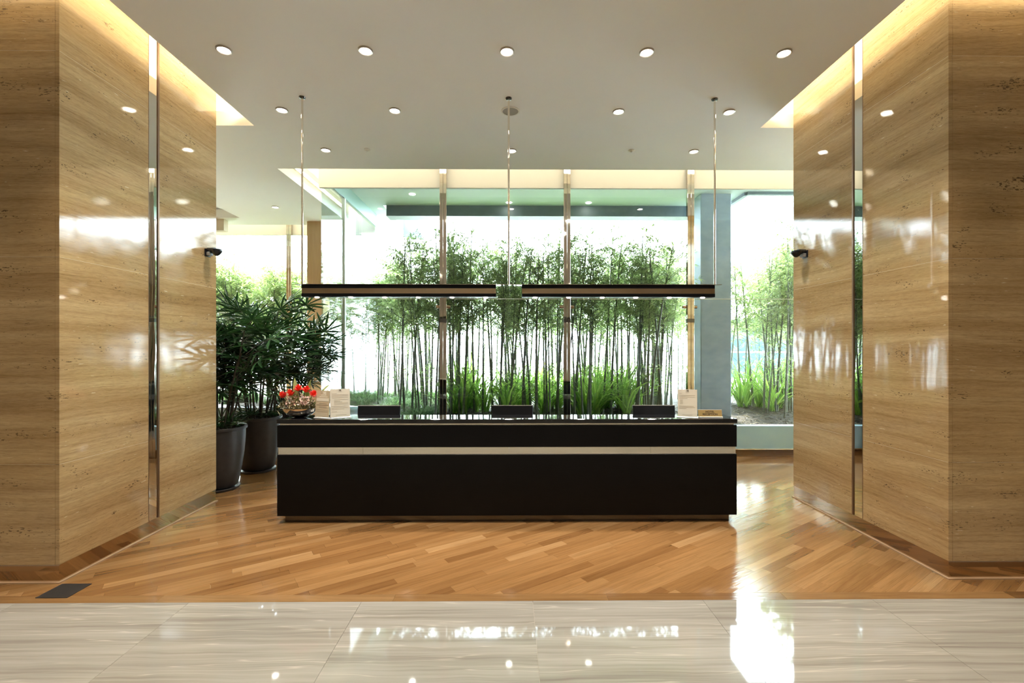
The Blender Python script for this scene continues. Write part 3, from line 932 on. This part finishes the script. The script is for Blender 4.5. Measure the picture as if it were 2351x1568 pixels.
# ------------------------------------------------------------------ sign holders on the counter
CT = 1.0372
def board(p0, p1, h, label, style, group=None):
    p0 = Vector((*p0, 0)); p1 = Vector((*p1, 0))
    dv = p1 - p0; wd = dv.length
    rz = math.atan2(dv.y, dv.x)
    t = empty('menu_holder', (p0.x, p0.y, CT), rz); tag(t, label, 'sign holder', group)
    lean = R(-4)
    sh = MB().box(0, wd, -.002, .002, 0.004, h).build('acrylic_sheet', M['acrylic'], t, rot=(lean, 0, 0))
    MB().bbox(-.004, wd + .004, -.012, .055, 0, 0.005, .0015).build('acrylic_base', M['ivory'], t)
    pm = M['card'] if style == 'card' else M['paper']
    pp = MB().box(.006, wd - .006, -.0035, -.0022, 0.012, h - .008).build('paper_sheet', pm, t, rot=(lean, 0, 0))
    y = -.0040
    def line(x0, x1, z, th, mat):
        MB().box(x0 * wd, x1 * wd, y - .0003, y + .0003, z * h - th / 2, z * h + th / 2).build('print_line', M[mat], pp)
    def words(s, x, z, size, mat, bold=0.0):
        me = text_mesh(s, size, 'CENTER', bold); me.materials.clear(); me.materials.append(M[mat])
        link('lettering', me, pp, (x * wd, y - .0005, z * h), (PI / 2, 0, 0))
    if style == 'card':
        words('I', 0.40, 0.88, 0.036, 'inkg', .001)
        words('VE', 0.62, 0.885, 0.036, 'inkw', .0015)
        line(0.36, 0.74, 0.815, .006, 'inkw'); line(0.28, 0.82, 0.755, .007, 'inkw')
        MB().box(0.08 * wd, 0.92 * wd, y - .0001, y + .0002, 0.60 * h, 0.71 * h).build('print_block', M['paper'], pp)
        for z in (0.59, 0.46, 0.30, 0.235):
            line(0.10, 0.90, z, .004, 'inkd' if z in (0.46,) else 'inkg')
        for z in (0.53, 0.50, 0.41, 0.385, 0.36):
            line(0.28, 0.80, z, .003, 'inkg')
        for z in (0.17, 0.13, 0.09):
            line(0.12, 0.86, z, .003, 'paper')
    else:
        words('VE', 0.5, 0.925, 0.020, 'inkd', .0006)
        line(0.42, 0.60, 0.885, .0015, 'inkg')
        rows_ = [(0.10, 0.34, 0.82), (0.10, 0.88, 0.775), (0.10, 0.88, 0.73), (0.10, 0.88, 0.685), (0.22, 0.88, 0.62), (0.22, 0.5, 0.575), (0.22, 0.6, 0.54),
                 (0.22, 0.88, 0.50), (0.22, 0.88, 0.455), (0.10, 0.88, 0.40), (0.10, 0.88, 0.345), (0.10, 0.7, 0.30), (0.10, 0.35, 0.22), (0.3, 0.8, 0.11)]
        if style == 'letter':
            rows_ = [(0.10, 0.22, 0.83), (0.10, 0.86, 0.77), (0.10, 0.86, 0.715), (0.10, 0.5, 0.665)] + [(0.13, 0.27, 0.62 - 0.035 * i) for i in range(5)] + \
                    [(0.10, 0.8, 0.40), (0.10, 0.86, 0.36), (0.10, 0.45, 0.32), (0.26, 0.74, 0.10)]
        for x0, x1, z in rows_:
            line(x0, x1, z, .0028, 'inkg')
    return t
board((-1.992, 4.715), (-1.815, 4.645), 0.285, 'beige card board with white lettering beside the flower bowl', 'card')
board((-1.812, 4.640), (-1.632, 4.730), 0.302, 'cream printed sheet in clear holder between card board and monitor', 'paper')
board((1.705, 4.705), (1.890, 4.640), 0.295, 'cream printed sheet in clear holder beside the gold nameplate', 'letter')

npl = empty('nameplate', (2.035, 4.675, CT), R(-2)); tag(npl, 'gold hotel reception nameplate on a clear stand', 'nameplate')
MB().bbox(-.122, .122, -.006, .05, 0, 0.010, .002).build('stand_base', M['ivory'], npl)
pf = MB().bbox(-.120, .120, -.003, .003, 0.0, 0.068, .001).build('plate', M['gold'], npl, loc=(0, .010, 0.010), rot=(R(-14), 0, 0))
MB().box(-.122, .122, -.004, .004, 0.068, 0.071).build('top_edge', M['ivory'], pf)
for s_, z in (('HOTEL', 0.047), ('RECEPTION', 0.022)):
    me = text_mesh(s_, 0.029, 'CENTER', .0007); me.materials.clear(); me.materials.append(M['inkd'])
    link('lettering', me, pf, (0.0, -.0036, z), (PI / 2, 0, 0))

# ------------------------------------------------------------------ flower bowl
def flower_bowl():
    rg = random.Random(5)
    t = empty('flower_arrangement', (-2.165, 4.76, CT)); tag(t, 'silver bowl of red ginger flowers at the desk end by the palms', 'flowers')
    MB().lathe([(0.03, 0.0), (0.07, 0.004), (0.125, 0.026), (0.165, 0.062), (0.180, 0.092), (0.172, 0.090), (0.13, 0.055), (0.02, 0.04)], 36, (0, 0, 0), 1.0, 0.55, cap=False).build('bowl', M['silver'], t, True)
    MB().lathe([(0.165, 0.082), (0.10, 0.10), (0.02, 0.105)], 24, (0, 0, 0), 1.0, 0.55).build('moss', M['darkfill'], t, True)
    f = MB()
    for i in range(1500):
        a_ = rg.uniform(0, 2 * PI); rr = math.sqrt(rg.random())
        x = rr * 0.19 * math.cos(a_); yy = rr * 0.11 * math.sin(a_)
        z = 0.092 + (1 - rr ** 2) * 0.14 * rg.random() + 0.01
        if x < -0.1: x -= 0.03 * rg.random()
        dr = Vector((rg.uniform(-1, 1), rg.uniform(-1, 1), rg.uniform(-.2, 1))).normalized()
        l_ = rg.uniform(.016, .036)
        p = Vector((x, yy, z))
        sd = dr.cross(Vector((rg.uniform(-1, 1), rg.uniform(-1, 1), 1)))
        mi = 1 if (abs(x) < 0.13 and rg.random() < .6 and z > .125) else (2 if rg.random() < .12 else 0)
        if sd.length > .05:
            f.blade([p, p + dr * l_ * .5, p + dr * l_], [.002, l_ * .42, .001], sd, mi)
    o = f.build('filler_blossom', [M['darkfill'], M['pink'], M['berry']], t); o['kind'] = 'stuff'
    for x, z in ((-0.155, 0.225), (-0.07, 0.245), (0.0, 0.29), (0.065, 0.275), (0.15, 0.235)):
        fl = MB()
        yy = rg.uniform(-.05, .0)
        c = Vector((x, yy, z))
        lean = Vector((x * 1.4, yy, 0.2)).normalized()
        for ring, (nn, ln_, op) in enumerate(((6, .046, .25), (9, .056, .6), (11, .058, .95))):
            for k in range(nn):
                an = 2 * PI * k / nn + ring
                side = lean.cross(Vector((math.cos(an), math.sin(an), .2))).normalized()
                out_ = side.cross(lean).normalized()
                d1 = (lean * (1 - op * .5) + out_ * op).normalized()
                b0 = c - lean * (.012 * ring)
                fl.blade([b0, b0 + d1 * ln_ * .45, b0 + d1 * ln_ * .8 + lean * .006, b0 + d1 * ln_ + lean * .002], [.008, .025, .019, .003], side, 0, .1)
        fo = fl.build('red_flower', M['red'], t)
        MB().tube([(x * .55, yy * .5, 0.07), (x * .85, yy, z - .05), tuple(c - lean * .012)], .006, 6).build('flower_stem', M['varieg'], fo)
    for (x0, tip, wd) in (((-0.02, -.02, .09), (-0.06, .02, .40), .05), ((.05, .02, .09), (.10, .03, .38), .045), ((.12, 0, .09), (.30, .02, .33), .05), ((.13, .0, .08), (.25, -.02, .26), .04), ((-.1, .02, .09), (-.03, .03, .34), .035)):
        A = Vector(x0); B = Vector(tip); mid = (A + B) / 2 + Vector((0, 0, .03))
        lf = MB(); pts = [A, (A + mid) / 2 + Vector((0, 0, .008)), mid, (mid + B) / 2 + Vector((0, 0, .01)), B]
        lf.blade(pts, [.012, wd * .8, wd, wd * .7, .003], (1, .3, 0) if abs(tip[0]) < .2 else (0, 0.6, 1), 0, .12)
        lf.build('broad_leaf', M['varieg'], t)
    for dx in (0, .02):
        MB().tube([(-.10 + dx, -.01, .12), (-.225 + dx * 1.6, -.02, .315 - dx * .4)], .0035, 6).build('pale_stick', M['stick'], t)
    MB().tube([(-.17, -.06, .03), (-.20, -.05, .07)], .003, 5).build('pale_stick', M['stick'], t)
flower_bowl()

# ------------------------------------------------------------------ potted fan palms
def frond_mesh(i):
    rg = random.Random(100 + i)
    m = MB()
    pl_ = 0.20 + 0.08 * rg.random()
    m.tube([(0, 0, 0), (pl_ * .5, 0, .03), (pl_, 0, .02)], [.004, .003, .003], 4, 0)
    n = rg.choice([8, 9, 10])
    base = Vector((pl_, 0, .02))
    for k in range(n):
        an = R(-115 + 230 * k / (n - 1)) + rg.uniform(-.06, .06)
        ln = (0.33 - 0.10 * abs(an) / R(115)) * rg.uniform(.85, 1.12)
        d_ = Vector((math.cos(an), math.sin(an), 0.14))
        drop = rg.uniform(.10, .30)
        pts = []
        for t in (0, .25, .5, .78, 1.0):
            p = base + d_ * ln * t
            p.z -= drop * ln * t * t * 1.3
            pts.append(p)
        wd = rg.uniform(.026, .036)
        m.blade(pts, [.006, wd * .85, wd, wd * .85, wd * .30], (-math.sin(an), math.cos(an), 0), 1, .22)
    return m.mesh('frond', [M['palm_stem'], M['palm']])
FR = [frond_mesh(i) for i in range(7)]

def potted_palm(x, y, seed, label, pot_h=0.775, pot_r=0.315, top=2.45, spread=0.75, nst=13):
    rg = random.Random(seed)
    t = empty('potted_palm', (x, y, 0)); tag(t, label, 'potted plant', 'potted fan palms in a row')
    prof = [(0.19, .03), (0.215, .05), (0.255, .25), (0.283, .45), (0.295, .62), (0.298, .735), (0.315, .740), (0.316, .768), (0.308, .775), (0.285, .770), (0.278, .70)]
    MB().lathe([(r * pot_r / .315, z) for r, z in prof], 40, cap=False).build('pot', M['pot'], t, True)
    MB().lathe([(0.20, 0.0), (0.232, .004), (0.240, .028), (0.234, .032), (0.215, .014), (0.02, .012)], 36).build('saucer', M['pot'], t, True)
    MB().lathe([(0.283, .712), (0.02, .725)], 24).build('pot_soil', M['potsoil'], t)
    for i in range(nst):
        an = 2 * PI * i / nst + rg.uniform(-.3, .3)
        r0 = rg.uniform(.04, .2)
        b0 = Vector((r0 * math.cos(an), r0 * math.sin(an), .70))
        ht = rg.uniform(.72, 1.0) * top
        sp_ = rg.uniform(.15, .62) * spread
        e = Vector((b0.x + sp_ * math.cos(an), max(b0.y + sp_ * math.sin(an), PFL + .15 - y), ht - .15))
        md = b0.lerp(e, .5) + Vector((0, 0, .10))
        MB().tube([b0, b0.lerp(md, .5) + Vector((0, 0, .05)), md, md.lerp(e, .5) + Vector((0, 0, .05)), e], [.013, .012, .011, .009, .006], 6).build('stem', M['palm_stem'], t)
        nf = rg.choice([8, 9, 10])
        for k in range(nf):
            tt = 0.32 + 0.68 * (k + rg.random()) / nf
            p = b0.lerp(md, min(1, tt * 2)) if tt < .5 else md.lerp(e, tt * 2 - 1)
            aa = an + rg.uniform(-1.7, 1.7) + (PI if rg.random() < .15 else 0)
            if y + p.y + .62 * math.sin(aa) < PFL + .05: aa = -aa
            if y + p.y - .25 < PFL and y < 6: p = Vector((p.x, PFL + .25 - y, p.z))
            o = link('frond', FR[rg.randrange(len(FR))], t, p, (rg.uniform(-.4, .4), R(rg.uniform(-50, 8)) - (0.45 if tt > .85 else 0), aa))
            s_ = rg.uniform(.85, 1.2); o.scale = (s_, s_, s_)
    for k in range(16):
        aa = rg.uniform(0, 2 * PI); r0 = rg.uniform(.05, .20)
        o = link('frond', FR[rg.randrange(len(FR))], t, (r0 * math.cos(aa), r0 * math.sin(aa), .72), (rg.uniform(-.4, .4), R(rg.uniform(-65, -20)), aa))
        o.scale = (.5,) * 3
    clear_of_pier(t)
def clear_of_pier(t):
    for o in list(t.children):
        if not o.name.startswith(('frond', 'stem')): continue
        mw = Matrix.Translation(t.location) @ Matrix.Translation(o.location) @ o.rotation_euler.to_matrix().to_4x4() @ Matrix.Diagonal((*o.scale, 1))
        for v in o.data.vertices:
            p = mw @ v.co
            if p.y < PFL + .012 and p.x < XL + .012:
                bpy.data.objects.remove(o); break
potted_palm(-3.63, 5.77, 1, 'potted fan palm half hidden by the polished stone pier', top=2.25, spread=.75)
potted_palm(-3.61, 6.63, 2, 'potted fan palm in dark pot standing beside the desk end', top=2.42, spread=.80)
potted_palm(-3.60, 7.55, 3, 'potted fan palm behind the flower bowl near the glazing corner', top=2.2, spread=.85)

# ------------------------------------------------------------------ bamboo
def bamboo_meshes(i, dense=0):
    rg = random.Random(300 + i)
    h = rg.uniform(3.05, 3.55) + 0.25 * dense
    r0 = rg.uniform(.016, .030)
    bend = Vector((rg.uniform(-.22, .22), rg.uniform(-.22, .22), 0))
    def at(t):
        return Vector((bend.x * t * t, bend.y * t * t, h * t))
    cu = MB()
    nn = 14
    pts = []; rad = []
    for k in range(nn + 1):
        t = k / nn
        rr = r0 * (1 - .72 * t)
        if k:
            pts.append(at(t - .004)); rad.append(rr)
        pts.append(at(t)); rad.append(rr * 1.16)
        if k < nn:
            pts.append(at(t + .004)); rad.append(rr)
    cu.tube(pts, rad, 7)
    lf = MB()
    def spray(p, d_, n, sc=1.0):
        for q in range(n):
            dd = (d_ + Vector((rg.uniform(-.8, .8), rg.uniform(-.8, .8), rg.uniform(-.95, .35)))).normalized()
            ln = rg.uniform(.09, .15) * sc * (1 + .25 * dense)
            sd = dd.cross(Vector((rg.uniform(-.5, .5), rg.uniform(-.5, .5), 1)))
            if sd.length < .05: continue
            sd.normalize()
            wd = ln * .15
            a_ = p; m1 = p + dd * ln * .45; tip = p + dd * ln + Vector((0, 0, -.25 * ln))
            lf._add([a_, m1 - sd * wd / 2, tip, m1 + sd * wd / 2], [(0, 1, 2, 3)])
    tl = rg.uniform(.44, .60)
    for k in range(2, 30):
        t = k / 30.0
        if t < tl - .36: continue
        sparse = t < tl
        if sparse and rg.random() < .45: continue
        nb = 1 if sparse else rg.choice([2, 2, 3]) + dense
        for q in range(nb):
            an = rg.uniform(0, 2 * PI)
            bl_ = rg.uniform(.30, .75) * (0.6 if sparse else 1.2 - .45 * t)
            d_ = Vector((math.cos(an), math.sin(an), rg.uniform(.35, 1.0))).normalized()
            p0 = at(t); p1 = p0 + d_ * bl_ * .5; p2 = p0 + d_ * bl_ + Vector((0, 0, -.13 * bl_))
            cu.tube([p0, p1, p2], [.0045, .003, .0015], 3)
            ns = 2 if sparse else 6
            for s_ in range(ns):
                u_ = (s_ + 1) / ns
                pp = p0.lerp(p1, u_ * 2) if u_ < .5 else p1.lerp(p2, u_ * 2 - 1)
                spray(pp, d_, rg.choice([4, 5, 6]))
    spray(at(1.0), Vector((0, 0, 1)), 10)
    return cu.mesh('bamboo', M['culm'], True), lf.mesh('foliage', M['bleaf'])
BM = [bamboo_meshes(i) for i in range(9)]
BMD = [bamboo_meshes(40 + i, 1) for i in range(6)]

def plant_bamboo(x, y, rg, label, group, sc=1.0, lean=4, lib=None):
    lib = lib or BM
    cm, lm = lib[rg.randrange(len(lib))]
    o = link('bamboo', cm, None, (x, y, soil_z(x, y) - .03), (R(rg.uniform(-lean, lean)), R(rg.uniform(-lean, lean)), rg.uniform(0, 2 * PI)))
    s_ = sc * rg.uniform(.92, 1.06)
    o.scale = (s_ * rg.uniform(.8, 1.15),) * 2 + (s_,)
    tag(o, label, 'bamboo', group)
    f = link('foliage', lm, o); f['kind'] = 'stuff'

rg = random.Random(21)
LAB1 = 'tall bamboo stem with leafy crown in the bed straight behind the desk'
n = 0
while n < 120:
    x = rg.uniform(-2.15, 3.6); y = 8.35 + 2.2 * rg.random()
    if x > 2.85: y = rg.uniform(10.05, 10.7)
    if y > 9.4 and rg.random() < .3: continue
    if abs(x + 0.6) < .18 or abs(x - 1.55) < .22: 
        if rg.random() < .7: continue
    plant_bamboo(x, y, rg, LAB1, 'bamboo behind the desk')
    n += 1
LAB2 = 'tall bamboo stem with leafy crown beyond the concrete column'
for i in range(40):
    plant_bamboo(*((rg.uniform(5.06, 6.2 if i % 4 else 7.4), 8.5 + 1.4 * rg.random()) if i % 2 else (rg.uniform(4.45, 6.4), 10.05 + .9 * rg.random())), rg, LAB2, 'bamboo beyond the column', 1.02)
LAB3 = 'tall bamboo stem with leafy crown in the bed outside the palm bay'
for i in range(58):
    plant_bamboo(rg.uniform(-8.0, -3.1), 11.1 + 2.0 * rg.random(), rg, LAB3, 'bamboo outside the palm bay', 0.98, 4, BMD)
LAB4 = 'tall bamboo stem with leafy crown in the rear row next to the paving'
for i in range(46):
    plant_bamboo(rg.uniform(-3.0, 9.0), 11.6 + 1.6 * rg.random(), rg, LAB4, 'bamboo in the rear row', 0.92, 4, BMD)

for i in range(34):
    plant_bamboo(rg.uniform(-4.6, -1.4), 11.0 + 1.8 * rg.random(), rg, LAB4, 'bamboo in the rear row', 0.92, 4, BM)

# strap-leaved clumps
def clump_mesh(i, nb, ln, wd, droop, mat):
    rg_ = random.Random(500 + i)
    m = MB()
    for k in range(nb):
        an = rg_.uniform(0, 2 * PI); l_ = ln * rg_.uniform(.6, 1.1)
        out_ = rg_.uniform(.12, .75)
        d_ = Vector((math.cos(an) * out_, math.sin(an) * out_, 1)).normalized()
        b0 = Vector((rg_.uniform(-.07, .07), rg_.uniform(-.07, .07), 0))
        pts = []
        for t in (0, .3, .6, .85, 1.0):
            p = b0 + d_ * l_ * t
            p += Vector((math.cos(an), math.sin(an), -.7)) * (droop * l_ * t ** 3 * (0.4 + out_))
            pts.append(p)
        m.blade(pts, [wd * .7, wd, wd * .9, wd * .5, .001], (-math.sin(an), math.cos(an), 0), 0, .25)
    return m.mesh('strap_leaf_clump', mat)
CL = [clump_mesh(i, 34, 1.25, .036, .40, M['grass']) for i in range(4)]
SHB = [clump_mesh(20 + i, 90, .34, .012, .6, M['shrub']) for i in range(3)]
def put_clump(lib, name, x, y, label, group, cat, sc):
    o = link(name, lib[rg.randrange(len(lib))], None, (x, y, soil_z(x, y) - .03), (0, 0, rg.uniform(0, 2 * PI)))
    o.scale = (sc, sc, sc)
    tag(o, label, cat, group)
for i in range(50):
    put_clump(CL, 'strap_leaf_clump', rg.uniform(-1.15, 2.85), rg.uniform(8.85, 10.6), 'clump of long arching green strap leaves under the bamboo behind the desk', 'strap leaf clumps behind the desk', 'plant', rg.uniform(.8, 1.15))
for i in range(16):
    put_clump(CL, 'strap_leaf_clump', rg.uniform(4.95, 6.9), rg.uniform(9.3, 10.8), 'clump of long arching green strap leaves beyond the concrete column', 'strap leaf clumps beyond the column', 'plant', rg.uniform(.85, 1.15))
for i in range(46):
    put_clump(SHB, 'low_shrub', rg.uniform(-2.8, -1.0), rg.uniform(8.3, 12.6), 'low tuft of fine dark leaves near the side glazing', 'low tufts near the side glazing', 'shrub', rg.uniform(.8, 1.3))
for i in range(40):
    put_clump(SHB, 'low_shrub', rg.uniform(-8.5, -3.2), rg.uniform(10.8, 12.9), 'low tuft of fine dark leaves outside the palm bay', 'low tufts outside the palm bay', 'shrub', rg.uniform(.9, 1.5))

# dry litter on the soil
lm_ = MB()
for i in range(11000):
    x = rg.uniform(-2.9, 8.0); y = GY + .32 + 3.1 * rg.random() ** 1.5
    if 3.5 < x < 4.4 and 8.7 < y < 9.35: continue
    z = soil_z(x, y) + rg.uniform(0, .035)
    an = rg.uniform(0, 2 * PI); l_ = rg.uniform(.04, .13); wd = l_ * rg.uniform(.10, .22)
    dz = rg.uniform(-.3, .3) * l_
    dx, dy = math.cos(an) * l_, math.sin(an) * l_
    sx_, sy_ = -math.sin(an) * wd / 2, math.cos(an) * wd / 2
    lm_._add([(x, y, z), (x + dx / 2 + sx_, y + dy / 2 + sy_, z + dz / 2 + .008), (x + dx, y + dy, z + dz), (x + dx / 2 - sx_, y + dy / 2 - sy_, z + dz / 2 + .008)], [(0, 1, 2, 3)])
lo = lm_.build('leaf_litter', M['litter']); tag(lo, 'dry fallen leaves covering the planter soil', 'leaf litter', kind='stuff')

# ------------------------------------------------------------------ beyond the garden
bd = empty('apartment_building', (-27, 34, 0.3), R(-8)); tag(bd, 'distant white rendered building with deep window openings', 'building')
MB().box(-14, 12, 0, 8, 0, 16).build('wall', M['facade'], bd)
for r_ in range(4):
    for k in range(7):
        x0 = -12.5 + k * 3.55
        wn = MB().box(x0, x0 + 2.4, -.05, .04, 1.5 + r_ * 3.4, 3.1 + r_ * 3.4).build('window', M['facade'], bd)
        MB().box(x0 + .1, x0 + 2.3, -.08, -.04, 1.6 + r_ * 3.4, 3.0 + r_ * 3.4).build('window_glass', M['winblue'], wn)
hb = empty('site_hoarding', (10.5, 17.2, 0.36)); tag(hb, 'turquoise sheeted site hoarding beyond the bamboo', 'hoarding')
for k in range(6):
    MB().box(-2.4 + k * 1.2 + .01, -1.2 + k * 1.2 - .01, -.02, .02, 0.25, 2.45).build('sheet_panel', M['tarp'], hb)
    MB().tube([(-2.4 + k * 1.2, .05, 0), (-2.4 + k * 1.2, .05, 2.5)], .03, 8).build('post', M['postpale'], hb)
MB().box(-2.4, 4.8, -.035, -.02, 1.20, 1.25).build('rail', M['postpale'], hb)
